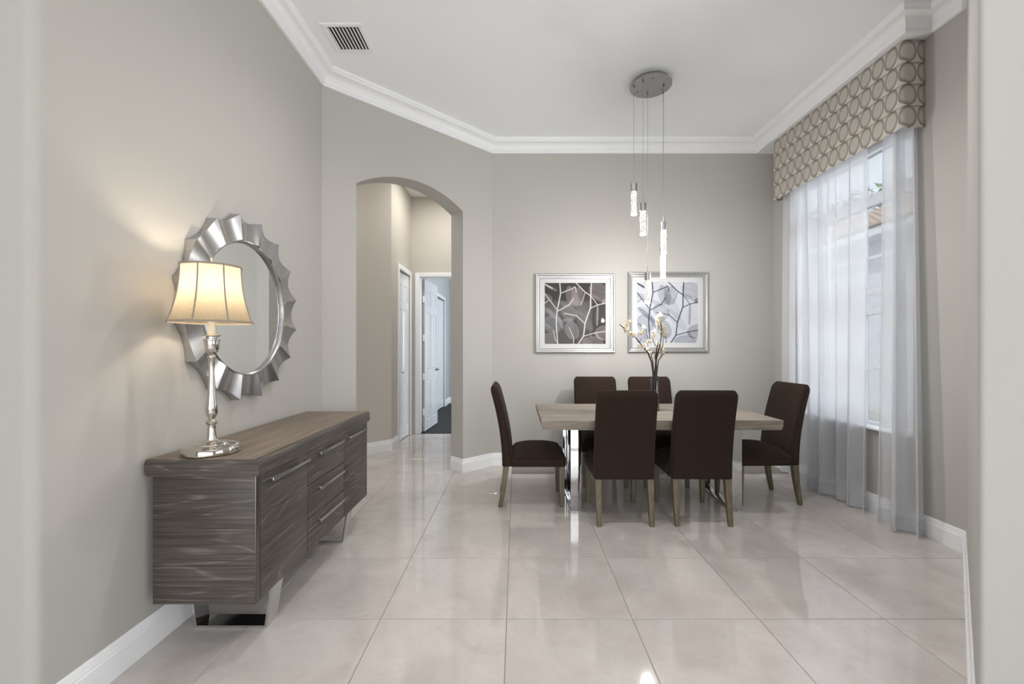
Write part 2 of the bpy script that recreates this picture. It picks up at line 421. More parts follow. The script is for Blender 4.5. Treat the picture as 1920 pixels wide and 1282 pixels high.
# bedroom at the end of the hall
BY0, BY1, BH = 7.85, 9.72, 2.36
m = MB(); m.box(-1.72,-1.60,HY+.11,BY0,0,H); m.box(-1.72,-1.60,BY1,10.5,0,H); m.box(-1.72,-1.60,BY0,BY1,BH,H); m.box(-2.2,-2.1,HY,10.5,0,H)
struct(m.build('wall_bedroom_left', M['blue_wall']))
struct(MB().box(-2.2, 2.0, 10.4, 10.5, 0, H).build('wall_bedroom_back', M['blue_wall']))
struct(MB().box(1.85, 2.0, HY, 10.4, 0, H).build('wall_bedroom_right', M['blue_wall']))
struct(MB().box(-0.2, 1.85, HY+.02, HY+.11, 0, H).build('wall_bedroom_near', M['blue_wall']))
# living space behind the camera
struct(MB().box(-4.3,4.8,-4.3,-4.2,0,H).build('wall_living_back', M['wall']))
struct(MB().box(-4.3,-4.2,-4.2,1.45,0,H).build('wall_living_left', M['wall']))
struct(MB().box(4.7, 4.8, -4.3, 1.44, 0, H).build('wall_living_right', M['wall']))
struct(MB().box(-4.3, 4.8, -4.3, 1.6, H, H+.12).box(-2.8, 3.02, 1.6, 5.0, H, H+.12).box(-2.8, 2.0, 5.0, 10.5, H, H+.12).build('ceiling', M['ceiling']))

# floor: grout bed with polished tiles laid on it
floor = struct(MB().box(-4.3, 4.8, -4.3, 1.6, -0.08, -0.0025).box(-2.8, 3.02, 1.6, HY, -0.08, -0.0025).build('floor', M['grout']))
T, TX, TY, GAP = 0.609, -0.047, 2.115, 0.0034
cache = {}
def tile_mesh(w, h):
    k = (round(w, 3), round(h, 3))
    if k not in cache:
        c = 0.0012
        cache[k] = MB().loft([[(0,0,-.012),(w,0,-.012),(w,h,-.012),(0,h,-.012)], [(0,0,-c),(w,0,-c),(w,h,-c),(0,h,-c)], [(c,c,0),(w-c,c,0),(w-c,h-c,0),(c,h-c,0)]]).mesh('floor_tile', M['tile'])
    return cache[k]
for i in range(-8, 9):
    for j in range(-11, 9):
        x0, x1 = TX+i*T+GAP/2, TX+(i+1)*T-GAP/2
        y0, y1 = TY+j*T*0.999+GAP/2, TY+(j+1)*T*0.999-GAP/2
        if y0 > 1.45: lo, hi = -2.7, 3.0
        else: lo, hi = -4.25, 4.75
        x0, x1, y0, y1 = max(x0, lo), min(x1, hi), max(y0, -4.25), min(y1, HY-0.002)
        if x1-x0 < .02 or y1-y0 < .02: continue
        if y1 > 4.9 and x0 > -0.25: continue
        if y0 > 1.5 and y1 < 3.35 and x1 < -1.7: continue
        link_mesh('floor_tile', tile_mesh(x1-x0, y1-y0), floor, (x0, y0, 0))
struct(MB().box(-2.1, 1.85, HY, 10.4, -0.08, -0.001).build('floor_bedroom', M['dark_floor']))

# crown moulding and baseboards
def crown_profile():
    z = H
    pr = [(0, z-.135), (.018, z-.135), (.020, z-.122), (.030, z-.112)]
    for k in range(7):
        a = R(90*k/6); pr.append((.030+.062*(1-math.cos(a)), z-.105+.062*math.sin(a)))
    pr += [(.100, z-.038), (.104, z-.026), (.112, z-.020), (.116, z-.010), (.116, z), (0, z)]
    return pr
SX, SY = 2.69, 3.02      # soffit over the window dressing
crown_path = [(-4.2, 1.45), LC[0], LC[4], LC[-1], tuple(A2), tuple(B2), (SX, YB), (SX, SY), (XR, SY), (XR, 2.79), RC[0], RC[4], RC[-1], (4.7, 1.36)]
struct(MB().sweep(crown_path, crown_profile()).build('trim_1', M['trim'], smooth=28), 'white crown moulding')
struct(MB().box(SX, XR, SY, YB, H-.135, H).build('trim_2', M['trim']), 'boxed soffit above the valance')
bprof = [(0, 0), (.017, 0), (.017, .098), (.013, .103), (.013, .112), (.010, .116), (.010, .126), (.004, .140), (0, .140)]
bp_left = [(-4.2, 1.45), LC[0], LC[4], LC[-1], tuple(A2), arch_pt(S0, 0), arch_pt(S0, TH)]
bp_right = [arch_pt(S1, TH), arch_pt(S1, 0), tuple(B2), (XR, YB), (XR, 2.79), RC[0], RC[4], RC[-1], (4.7, 1.36)]
struct(MB().sweep(bp_left, bprof).build('baseboard_left', M['trim'], smooth=25))
struct(MB().sweep(bp_right, bprof, 0, 3).build('baseboard_back', M['trim'], smooth=25))
struct(MB().sweep(bp_right, bprof, 3).build('baseboard_right', M['trim'], smooth=25))
bp_hall = [(-2.65, 4.55), (HX-0.0, 5.60), (HX, DY0-.065)]
struct(MB().sweep(bp_hall, bprof).build('baseboard_hall', M['trim'], smooth=25))
struct(MB().sweep([(-1.60, HY+.2), (-1.60, BY0-.07)], bprof).sweep([(-1.60, BY1+.07), (-1.60, 10.4), (1.85, 10.4)], bprof).build('baseboard_bedroom', M['trim'], smooth=25))

# door casings
def casing(name, legs):
    m = MB()
    for b in legs: m.cbox(*b, c=0.004)
    struct(m.build(name, M['trim'], smooth=40))
casing('trim_3', [(HX, HX+.018, DY0-.065, DY0, 0, DH+.065), (HX, HX+.018, DY1, DY1+.065, 0, DH+.065), (HX, HX+.018, DY0, DY1, DH, DH+.065)])
casing('trim_4', [(DX0-.065, DX0, HY-.018, HY, 0, DH+.065), (DX1, DX1+.065, HY-.018, HY, 0, DH+.065), (DX0, DX1, HY-.018, HY, DH, DH+.065),
                  (DX0, DX0+.012, HY, HY+.11, 0, DH), (DX1-.012, DX1, HY, HY+.11, 0, DH), (DX0, DX1, HY, HY+.11, DH-.012, DH)])
casing('trim_5', [(-1.60, -1.582, BY0-.065, BY0, 0, BH+.065), (-1.60, -1.582, BY1, BY1+.065, 0, BH+.065), (-1.60, -1.582, BY0, BY1, BH, BH+.065)])

ROWS = [(.07, .17), (.215, .60), (.67, .93)]
def door_leaf(name, w, h, cols, parent=None):
    # width along +x, thickness along y, panels on both faces
    t = 0.036; m = MB(); m.box(0, w, -t/2+.007, t/2-.007, 0, h)
    mg = 0.085 if cols > 1 else 0.055; gp = 0.075
    cw = (w - 2*mg - gp*(cols-1))/cols
    xs = [(mg + c*(cw+gp), mg + c*(cw+gp) + cw) for c in range(cols)]
    zs = [(h*(1-b), h*(1-a)) for a, b in ROWS]
    cx = [0] + [x for p in xs for x in p] + [w]
    for k in range(0, len(cx), 2): m.box(cx[k], cx[k+1], -t/2, t/2, 0, h)
    cz = [0] + [z for p in sorted(zs) for z in p] + [h]
    for a, b in xs:
        for k in range(0, len(cz), 2): m.box(a, b, -t/2, t/2, cz[k], cz[k+1])
    o = m.build(name, M['door'], parent)
    for a, b in xs:
        for z0, z1 in zs:
            p = MB()
            for sgn in (-1, 1):
                y0, y1 = sgn*(t/2-.007), sgn*(t/2-.001); i0, i1 = .010, .034
                p.loft([[(a+i0,y0,z0+i0),(b-i0,y0,z0+i0),(b-i0,y0,z1-i0),(a+i0,y0,z1-i0)], [(a+i1,y1,z0+i1),(b-i1,y1,z0+i1),(b-i1,y1,z1-i1),(a+i1,y1,z1-i1)]])
            p.build('door_panel', M['door'], o)
    return o
def bifold(name, x, y0, y1, h, leaves, ang, label):
    e = empty(name, (x, y0, 0.012)); struct(e, label); n = leaves; w = (y1-y0)/n - .002
    for k in range(n):
        a = ang if k % 2 == 0 else -ang
        lf = door_leaf('door_leaf', w, h-.03, 1, e)
        lf.location = ((0 if k % 2 == 0 else -math.sin(R(ang))*w), k*(w+.002)*math.cos(R(ang)), 0)
        lf.rotation_euler = (0, 0, PI/2 + R(a))
        if k == n//2-1 or n == 2 and k == 0:
            kb = MB().lathe([(.006,0),(.006,.014),(.013,.02),(.015,.027),(.011,.033),(.003,.035)], 16).build('knob', M['nickel'], lf, 40)
            kb.rotation_euler = (PI/2, 0, 0); kb.location = (w*.85, -.018, .95)
    return e
bifold('door_1', HX-.03, DY0+.004, DY1-.004, DH, 2, 4, 'white panelled bifold closet door in the hall')
bifold('door_3', -1.635, BY0+.004, BY1-.004, BH, 4, 3, 'white panelled bifold closet doors in the far bedroom')
d2 = door_leaf('door_2', 0.79, DH-.025, 2); struct(d2, 'white six-panel door standing open into the bedroom')
d2.location = (DX0+.035, HY+.13, .012); d2.rotation_euler = (0, 0, R(86))
for z in (.25, .80, 1.40, 2.0):
    MB().cbox(-.014, .004, -.014, .016, z, z+.10, c=.003).build('hinge', M['trim'], d2, 40)
for sg in (-1, 1):
    m = MB(); m.lathe([(.027,0),(.027,.006),(.010,.010),(.010,.045),(.004,.047)], 18)
    hd = m.build('handle', M['dark_steel'], d2, 40); hd.location = (.72, sg*.018, .93); hd.rotation_euler = (-sg*PI/2, 0, 0)
    lv = MB().cbox(-.115, .010, -.008, .008, .036, .048, c=.004).build('lever', M['dark_steel'], hd, 40)

# ------------------------------------------------------------------ window
win = empty('window_1', (2.955, 0, 0)); struct(win, 'tall white gridded window behind the sheer curtains')
f = .045
m = MB(); d0, d1 = -.035, .045
m.cbox(d0,d1,WY0,WY0+f,WZ0,WZ1); m.cbox(d0,d1,WY1-f,WY1,WZ0,WZ1); m.cbox(d0,d1,WY0+f,WY1-f,WZ0,WZ0+f); m.cbox(d0,d1,WY0+f,WY1-f,WZ1-f,WZ1)
m.build('window_frame', M['vinyl'], win, 40)
MB().cbox(d0,d1,WY0+f,WY1-f,2.49,2.57).build('transom_bar', M['vinyl'], win, 40)
MB().cbox(d0,d1-.01,WY0+f,WY1-f,1.585,1.64).build('meeting_rail', M['vinyl'], win, 40)
for z in (1.145, 2.06): MB().cbox(-.012,.012,WY0+f,WY1-f,z-.011,z+.011).build('muntin', M['vinyl'], win, 40)
MB().cbox(-.012,.012,WY0+f,WY1-f,1.745,1.80).build('muntin', M['vinyl'], win, 40)
for k in (1, 2):
    y = (3.70, 4.13)[k-1]
    MB().cbox(-.0115,.0115,y-.011,y+.011,WZ0+f,WZ1-f).build('muntin', M['vinyl'], win, 40)
for z0, z1 in ((WZ0+f, 1.585), (1.64, 2.49), (2.57, WZ1-f)):
    MB().box(-.002,.002,WY0+f,WY1-f,z0,z1).build('pane', M['pane'], win)
MB().cbox(-.135,.0,WY0-.0,WY1+.0,WZ0-.0,WZ0+.022,c=.005).build('window_sill', M['trim'], win, 40)
# unseen frames added on the solid living-room walls around the fill lights
def fill_frame(name, o, along, n, w, z0, z1):
    e = empty(name, o); struct(e)
    for k in range(n+1):
        c = k*w/n
        b = (c-.03,c+.03,-.03,.03,z0,z1) if along == 'x' else (-.03,.03,c-.03,c+.03,z0,z1)
        MB().box(*b).build('mullion', M['vinyl'], e)
    for z in (z0, z1):
        b = (0,w,-.03,.03,z-.03,z+.03) if along == 'x' else (-.03,.03,0,w,z-.03,z+.03)
        MB().box(*b).build('rail', M['vinyl'], e)
fill_frame('fill_frame_back', (-3.15, -4.08, 0), 'x', 4, 6.7, .12, 2.85)
fill_frame('fill_frame_side', (4.58, -3.05, 0), 'y', 3, 3.7, .45, 2.95)

# ------------------------------------------------------------------ valance and sheer curtains
VZ0, VZ1 = 2.862, H-.137
VX, VY0, VY1 = 2.715, 3.075, 4.60
def valance():
    e = empty('window_valance', ((VX+XR)/2, (VY0+VY1)/2, VZ0)); ox, oy, oz = e.location
    tag(e, 'beige oval-patterned pleated fabric valance hung above the sheer curtains', 'valance')
    rows = 4; rh = (VZ1-VZ0)/rows; cw = 0.115; r = .02
    path = [(XR-.002, VY0)]
    path += [(VX+r + r*math.cos(R(a)), VY0+r + r*math.sin(R(a))) for a in (270, 247, 225, 202, 180)]
    path += [(VX, VY1)]
    # refine
    pts = []
    for a, b in zip(path[:-1], path[1:]):
        n = max(1, int(math.dist(a, b)/.03))
        for k in range(n): pts.append((a[0]+(b[0]-a[0])*k/n, a[1]+(b[1]-a[1])*k/n))
    pts.append(path[-1]); pts.append((XR-.002, VY1))
    us = [0]
    for a, b in zip(pts[:-1], pts[1:]): us.append(us[-1] + math.dist(a, b)/cw)
    for k in range(rows):
        ztop = VZ1 - k*rh; vs = []; uvs = []
        prof = [(0, .0), (.25, .003), (.6, .006), (.9, .009), (1.0, .008), (1.03, .002)]     # each tier swells and tucks under
        m = MB(); nu = len(pts)
        for fz, o in prof:
            for i, (x, y) in enumerate(pts):
                a = pts[max(i-1,0)]; b = pts[min(i+1,nu-1)]
                dx, dy = b[0]-a[0], b[1]-a[1]; l = math.hypot(dx, dy) or 1
                nx, ny = dy/l, -dx/l     # outward
                nx, ny = (-nx, -ny)
                z = ztop - rh*fz
                if k == rows-1 and fz >= 1: z += .004*math.sin(us[i]*2*PI)
                if i in (0, nu-1): nx = 0
                vs.append((x+nx*o-ox, y+ny*o-oy, z-oz)); uvs.append((us[i]+.5, 1-min(fz, 1)))
        m.grid(vs, nu, len(prof))
        me = bpy.data.meshes.new('valance_tier'); me.from_pydata(m.v, [], m.f); me.update()
        ul = me.uv_layers.new(name='UVMap')
        for lp in me.loops: ul.data[lp.index].uv = uvs[lp.vertex_index]
        me.materials.append(M['valance']); me.shade_smooth()
        o = bpy.data.objects.new('valance_tier', me); COL.objects.link(o); o.parent = e
        sd = o.modifiers.new('thickness', 'SOLIDIFY'); sd.thickness = .003; sd.offset = 0
    MB().box(VX+.012-ox, XR-.001-ox, VY0+.012-oy, VY1-.012-oy, VZ1-.03-oz, VZ1-oz).build('mounting_board', M['trim'], e)
valance()

def curtain(label, top, bot, folds, depth_top, depth_bot, x0, seed, skew=0.0):
    rnd = random.Random(seed); ph = [rnd.uniform(-.5, .5) for _ in range(folds+2)]; am = [rnd.uniform(.6, 1.2) for _ in range(folds+2)]
    nu, nv = folds*22, 26; zt, zb = VZ1-.12, 0.012
    e = empty('sheer_curtain', (x0, (bot[0]+bot[1])/2, 0)); tag(e, label, 'curtain', 'sheer curtains at the window'); oy = e.location.y
    def P(u, t, off=0):        # u across, t 0 top..1 bottom
        y = (top[0]+(top[1]-top[0])*u)*(1-t) + (bot[0]+(bot[1]-bot[0])*u)*t
        f = u*folds; i = int(min(f, folds-1e-6)); fr = f-i
        a = am[i]*(1-fr) + am[i+1]*fr
        s = math.cos(2*PI*(f + .12*ph[i]*(1-fr) + .12*ph[i+1]*fr))
        s = math.copysign(abs(s)**.75, s)
        d = (depth_top*(1-t**1.3) + depth_bot*t**1.3)*a
        x = -d*(.5+.5*s) - skew*t + off
        y += .25*d*math.sin(4*PI*f)
        return (x, y-oy, zt + (zb-zt)*t)
    MB().grid([P(c/(nu-1), (r/(nv-1))) for r in range(nv) for c in range(nu)], nu, nv).build('curtain_panel', M['sheer'], e, 180)
    hz = .105/(zt-zb)
    MB().grid([P(c/(nu-1), 1-hz*(1-r/2), -.0025) for r in range(3) for c in range(nu)], nu, 3).build('hem', M['hem'], e, 180)
    MB().box(-.035, .0, top[1]-oy, top[0]-oy, zt-.005, zt+.03).build('header_tape', M['hem'], e)
    return e
curtain('white sheer curtain panel hanging closest to the back wall corner', (4.58, 4.40), (4.60, 4.40), 2, .045, .06, 2.84, 3)
curtain('wide white sheer curtain in loose folds beside the dining chair', (4.34, 3.46), (4.18, 3.46), 5, .10, .13, 2.845, 11, .02)
curtain('white sheer curtain panel nearest the viewer, beside the bare window strip', (3.275, 3.085), (3.245, 2.99), 2, .10, .14, 2.855, 5, .02)

# ------------------------------------------------------------------ outside the window
struct(MB().box(3.0, 30, -6, 30, -.2, -.1).build('ground', M['bounce_paving']))
def neighbour():
    e = empty('neighbour_house', (8.0, 9, .78)); tag(e, 'white stucco house with clay tile roof seen through the window', 'house')
    MB().box(0, 4.5, -6, 8, -.88, 3.05).build('wall', M['stucco'], e)
    MB().cbox(-.48, -.42, -6.2, 8.2, 2.90, 3.08, c=.01).build('fascia', M['vinyl'], e)
    MB().box(-.45, 0, -6.2, 8.2, 2.92, 2.96).build('soffit', M['vinyl'], e)
    rf = MB().add([(-.5,-6.2,3.06),(2.4,-6.2,4.45),(2.4,8.2,4.45),(-.5,8.2,3.06),(4.9,-6.2,3.06),(4.9,8.2,3.06)], [(0,1,2,3),(1,4,5,2),(0,4,1),(3,2,5),(0,3,5,4)]).build('roof', M['roof'], e)
    m = MB()
    sl = math.atan2(1.39, 2.9)
    for j in range(0, 46):
        y = -2.2 + j*.20
        for i in range(10):
            s = i*.32; x0, z0 = -.52+s*math.cos(sl), 3.075+s*math.sin(sl)
            x1, z1 = -.52+(s+.36)*math.cos(sl), 3.06+(s+.36)*math.sin(sl)
            lo = []
            for (x, z) in ((x0, z0+.02), (x1, z1)):
                lo.append([(x - math.sin(sl)*.075*math.sin(R(a)), y + .085*math.cos(R(a)), z + math.cos(sl)*.075*math.sin(R(a))) for a in (0, 36, 72, 108, 144, 180)])
            m.loft(lo, True)
    t = m.build('roof_tiles', M['roof'], rf); t['kind'] = 'stuff'
neighbour()
def tree(loc, hgt, rad, label, seed):
    rnd = random.Random(seed); e = empty('garden_tree', loc); tag(e, label, 'tree', 'trees behind the neighbouring house')
    MB().tube([(0,0,-.05),(.05,.02,hgt*.3),(0,.05,hgt*.6)], [.14,.11,.07], 8).build('trunk', M['bark'], e, 60)
    m = MB()
    for _ in range(1500):
        a, b, r = rnd.uniform(0, 2*PI), math.acos(rnd.uniform(-1, 1)), rad*(.45+.55*rnd.random()**.5)
        p = Vector((r*math.sin(b)*math.cos(a), r*math.sin(b)*math.sin(a), hgt*.68 + r*.85*math.cos(b)))
        d = Vector((rnd.uniform(-1,1), rnd.uniform(-1,1), rnd.uniform(-1,1))).normalized(); w = d.orthogonal().normalized(); s = rnd.uniform(.12, .22)
        m.add([p-d*s, p+w*s*.45, p+d*s, p-w*s*.45], [(0,1,2,3)])
    o = m.build('foliage', M['leafy'], e); o['kind'] = 'stuff'
tree((15.0, 17.5, -.1), 8.6, 2.6, 'leafy tree rising above the neighbouring tile roof', 1)
tree((15.5, 24.0, -.1), 9.5, 2.9, 'taller leafy tree farther behind the neighbouring roof', 2)

# ------------------------------------------------------------------ sideboard
def sideboard():
    bx0, bx1, by0, by1, bz0, bz1 = -1.565, -1.125, 1.882, 3.286, .206, .762
    e = empty('sideboard', (-1.345, 2.584, 0)); ox, oy = -1.345, 2.584
    tag(e, 'dark cerused-oak sideboard with chrome sled legs standing against the plain wall', 'sideboard')
    def bb(m, x0, x1, y0, y1, z0, z1, c=.002): return m.cbox(x0-ox, x1-ox, y0-oy, y1-oy, z0, z1, c)
    # side panels (grain across), carcass, top slab with rounded ends
    for y0, y1 in ((by0, by0+.022), (by1-.022, by1)): bb(MB(), bx0, bx1, y0, y1, bz0, bz1).build('side_panel', M['oak_x'], e, 40)
    bb(MB(), bx0+.004, bx1-.022, by0+.022, by1-.022, bz0+.003, bz1-.003).build('carcass', M['dark_floor'], e, 40)
    ty0, ty1 = by0-.017, by1-.014; tx0, tx1 = -1.587, -1.096
    prof = []
    for k in range(9):
        a = R(-90+180*k/8); prof.append((tx1-.016+.016*max(0, math.cos(a))**.6, .798+.037*math.sin(a)))
    back = [(tx0+.016-.016*max(0, math.cos(R(90+180*k/8-180)))**.6, .798+.037*math.sin(R(90-180*k/8))) for k in range(9)]
    loop = prof + back
    MB().loft([[(x-ox, y-oy, z) for x, z in loop] for y in (ty0, ty1)]).build('top', M['oak_top'], e, 35)
    # front edge and near end of the top carry the darker veneer
    MB().loft([[(x-ox+(.0012 if k < 9 else 0), y-oy, z) for k, (x, z) in enumerate(prof)] + [(tx1-.02-ox, y-oy, .835), (tx1-.02-ox, y-oy, .761)] for y in (ty0-.0004, ty1+.0004)]).build('edge_veneer', M['oak_y'], e, 35)
    MB().loft([[(x-ox, y-oy, z) for x, z in loop] for y in (ty0-.0012, ty0+.0002)]).build('end_veneer', M['oak_x'], e, 35)
    # metal strip on the near front corner
    bb(MB(), bx1-.020, bx1+.004, by0+.002, by0+.030, bz0, bz1-.002).build('corner_strip', M['dark_steel'], e, 40)
    def front(name, y0, y1, z0, z1, hy0, hy1, hz):
        o = bb(MB(), bx1-.021, bx1+.004, y0+.0025, y1-.0025, z0+.0025, z1-.0025, .0015).build(name, M['oak_y'], e, 40)
        hm = MB(); bb(hm, bx1+.022, bx1+.030, hy0, hy1, hz-.008, hz+.008, .002)
        for y in (hy0+.02, hy1-.02): bb(hm, bx1+.003, bx1+.023, y-.006, y+.006, hz-.004, hz+.004, .001)
        hm.build('handle', M['steel'], o, 40)
    front('door', 1.914, 2.352, bz0, bz1, 1.975, 2.335, .716)
    for z0, z1 in ((.567, bz1), (.385, .567), (bz0, .385)): front('drawer', 2.352, 2.848, z0, z1, 2.46, 2.80, z1-.045)
    front('door', 2.848, by1, bz0, bz1, 2.90, 3.22, .716)
    for y0 in (2.045, 2.945):
        y1 = y0+.088; th = .012
        o_ = [(-1.505, 0), (-1.168, 0), (-1.135, bz0+.004), (-1.535, bz0+.004)]
        i_ = [(-1.495, th), (-1.178, th), (-1.149, bz0-.006), (-1.521, bz0-.006)]
        m = MB(); vs = []
        for y in (y0, y1):
            vs += [(x-ox, y-oy, z) for x, z in o_] + [(x-ox, y-oy, z) for x, z in i_]
        fs = []
        for k in range(4):
            j = (k+1) % 4
            fs += [(k, j, 4+j, 4+k), (8+k, 8+4+k, 8+4+j, 8+j), (k, 8+k, 8+j, j), (4+k, 4+j, 12+j, 12+k)]
        m.add(vs, fs); m.build('sled_leg', M['chrome'], e)
sideboard()

# ------------------------------------------------------------------ table lamp
def table_lamp():
    e = empty('table_lamp', (-1.382, 1.984, .8352)); tag(e, 'lit table lamp with cream bell shade and silver candlestick base', 'lamp')
    MB().lathe([(.106,0),(.113,.003),(.1145,.010),(.113,.022),(.110,.031),(.100,.036),(.085,.038),(.072,.041),(.070,.045),(.045,.049),(.030,.055),(.024,.060)], 64).build('base', M['nickel'], e, 35)
    MB().lathe([(.022,.056),(.021,.062),(.018,.075),(.0165,.110),(.0150,.124),(.0170,.128),(.0230,.134),(.0245,.139),(.0190,.146),(.0130,.152),
                (.0150,.160),(.0215,.172),(.0240,.190),(.0225,.215),(.0180,.255),(.0140,.300),(.0118,.360),(.0116,.390),(.0120,.395),(.0120,.425),(.0150,.428),(.0170,.434),(.0150,.440),(.0110,.446)], 32).build('stem', M['nickel'], e, 50)
    MB().lathe([(.011,.445),(.016,.450),(.024,.458),(.029,.472),(.031,.495),(.031,.505),(.034,.508),(.034,.513),(.022,.516),(.022,.524),(.034,.527),(.036,.531),(.034,.534),(.016,.536)], 32).build('candle_cup', M['nickel'], e, 35)
    MB().lathe([(.0155,.533),(.0155,.640),(.013,.642)], 24).build('candle_sleeve', M['sleeve'], e, 35)
    MB().lathe([(.006,.642),(.020,.660),(.028,.690),(.024,.715),(.012,.728),(.002,.731)], 20).build('bulb', M['bulb'], e, 60)
    zb, zt, rb, rt = .590, .842, .166, .120
    def rr(t): return rt + (rb-rt)*(1-t)**2.1
    npan, sub = 8, 8; n = npan*sub; rot = R(11)
    loops = []
    for k in range(15):
        t = k/14; loops.append([((rr(t)*(1-.035*math.sin(PI*((i % sub)/sub))))*math.cos(rot+2*PI*i/n), (rr(t)*(1-.035*math.sin(PI*((i % sub)/sub))))*math.sin(rot+2*PI*i/n), zb+(zt-zb)*t) for i in range(n)])
    sh = MB().loft(loops, False).build('shade', M['shade'], e, 60)
    for p in range(npan):
        a = rot+2*PI*p/npan
        MB().tube([((rr(k/10)+.0012)*math.cos(a), (rr(k/10)+.0012)*math.sin(a), zb+(zt-zb)*k/10) for k in range(11)], .003, 6).build('seam', M['shade_trim'], sh, 60)
    for t, zz in ((0, zb), (1, zt)):
        lp = [((rr(t)+.001)*(1-.035*math.sin(PI*((i % sub)/sub)))*Vector((math.cos(rot+2*PI*i/n), math.sin(rot+2*PI*i/n)))) for i in range(n)]
        loops = []
        for i in range(n):
            d = lp[i].normalized(); loops.append([(lp[i].x+d.x*q, lp[i].y+d.y*q, zz+w) for q, w in ((-.002,-.004),(.0025,-.004),(.0025,.004),(-.002,.004))])
        loops.append(loops[0]); MB().loft(loops, False).build('edge_braid', M['shade_trim'], sh, 60)
    hp = MB(); hp.lathe([(.004,.842),(.004,.872),(.008,.876),(.008,.884),(.002,.890)], 12)
    for k in range(3):
        a = 2*PI*k/3; hp.tube([(0,0,.846),(rt*.97*math.cos(a), rt*.97*math.sin(a), .846)], .0018, 6)
    for sg in (-1, 1): hp.tube([(sg*.014,0,.64),(sg*.045,0,.68),(sg*.05,0,.74),(sg*.03,0,.82),(0,0,.846)], .0018, 6)
    hp.build('harp', M['nickel'], e, 50)
    d = bpy.data.lights.new('lamp_bulb_light', 'POINT'); d.energy = 4.0; d.color = (1.0, .85, .64); d.shadow_soft_size = .03
    o = bpy.data.objects.new('lamp_bulb_light', d); COL.objects.link(o); o.parent = e; o.location = (0, 0, .745)
table_lamp()

# ------------------------------------------------------------------ sunburst mirror on the left wall
def mirror():
    e = empty('sunburst_mirror', (-1.604, 2.56, 1.54)); tag(e, 'round wall mirror with scalloped fluted silver frame above the sideboard', 'mirror')
    N, sub = 16, 14
    def ring(kind):
        out = []
        for i in range(N*sub):
            s = (i % sub)/sub; c = math.sin(PI*s)**.85; th = 2*PI*i/(N*sub) + R(11.25)
            Ro, Ri = .532-.034*c, .392-.006*c
            do, di = .056-.026*c, .050-.014*c
            if kind == 'ob': r, d = Ro+.002, .001
            elif kind == 'o': r, d = Ro, do
            elif kind == 'ib': r, d = .386, .012
            else: r, d = Ro+(Ri-Ro)*kind, do+(di-do)*kind
            out.append((d, r*math.cos(th), r*math.sin(th)))
        return out
    loops = [ring(k) for k in ('ob', 'o', .25, .5, .75, 1.0, 'ib')]
    MB().loft(loops, False).build('fluted_frame', M['silver'], e, 26)
    n = 96; lo = []
    for i in range(n+1):
        th = 2*PI*i/n; lo.append([(d, r*math.cos(th), r*math.sin(th)) for d, r in ((.012,.392),(.040,.390),(.042,.384),(.038,.379),(.026,.374),(.012,.374))])
    MB().loft(lo, False).build('inner_bezel', M['silver'], e, 40)
    g = MB().loft([[(d, .376*math.cos(2*PI*i/n), .376*math.sin(2*PI*i/n)) for i in range(n)] for d in (.012, .022)]).build('mirror_glass', M['mirror'], e, 30)
    MB().loft([[(d, .49*math.cos(2*PI*i/n), .49*math.sin(2*PI*i/n)) for i in range(n)] for d in (.0, .012)]).build('backing', M['dark_back'], e, 30)
mirror()

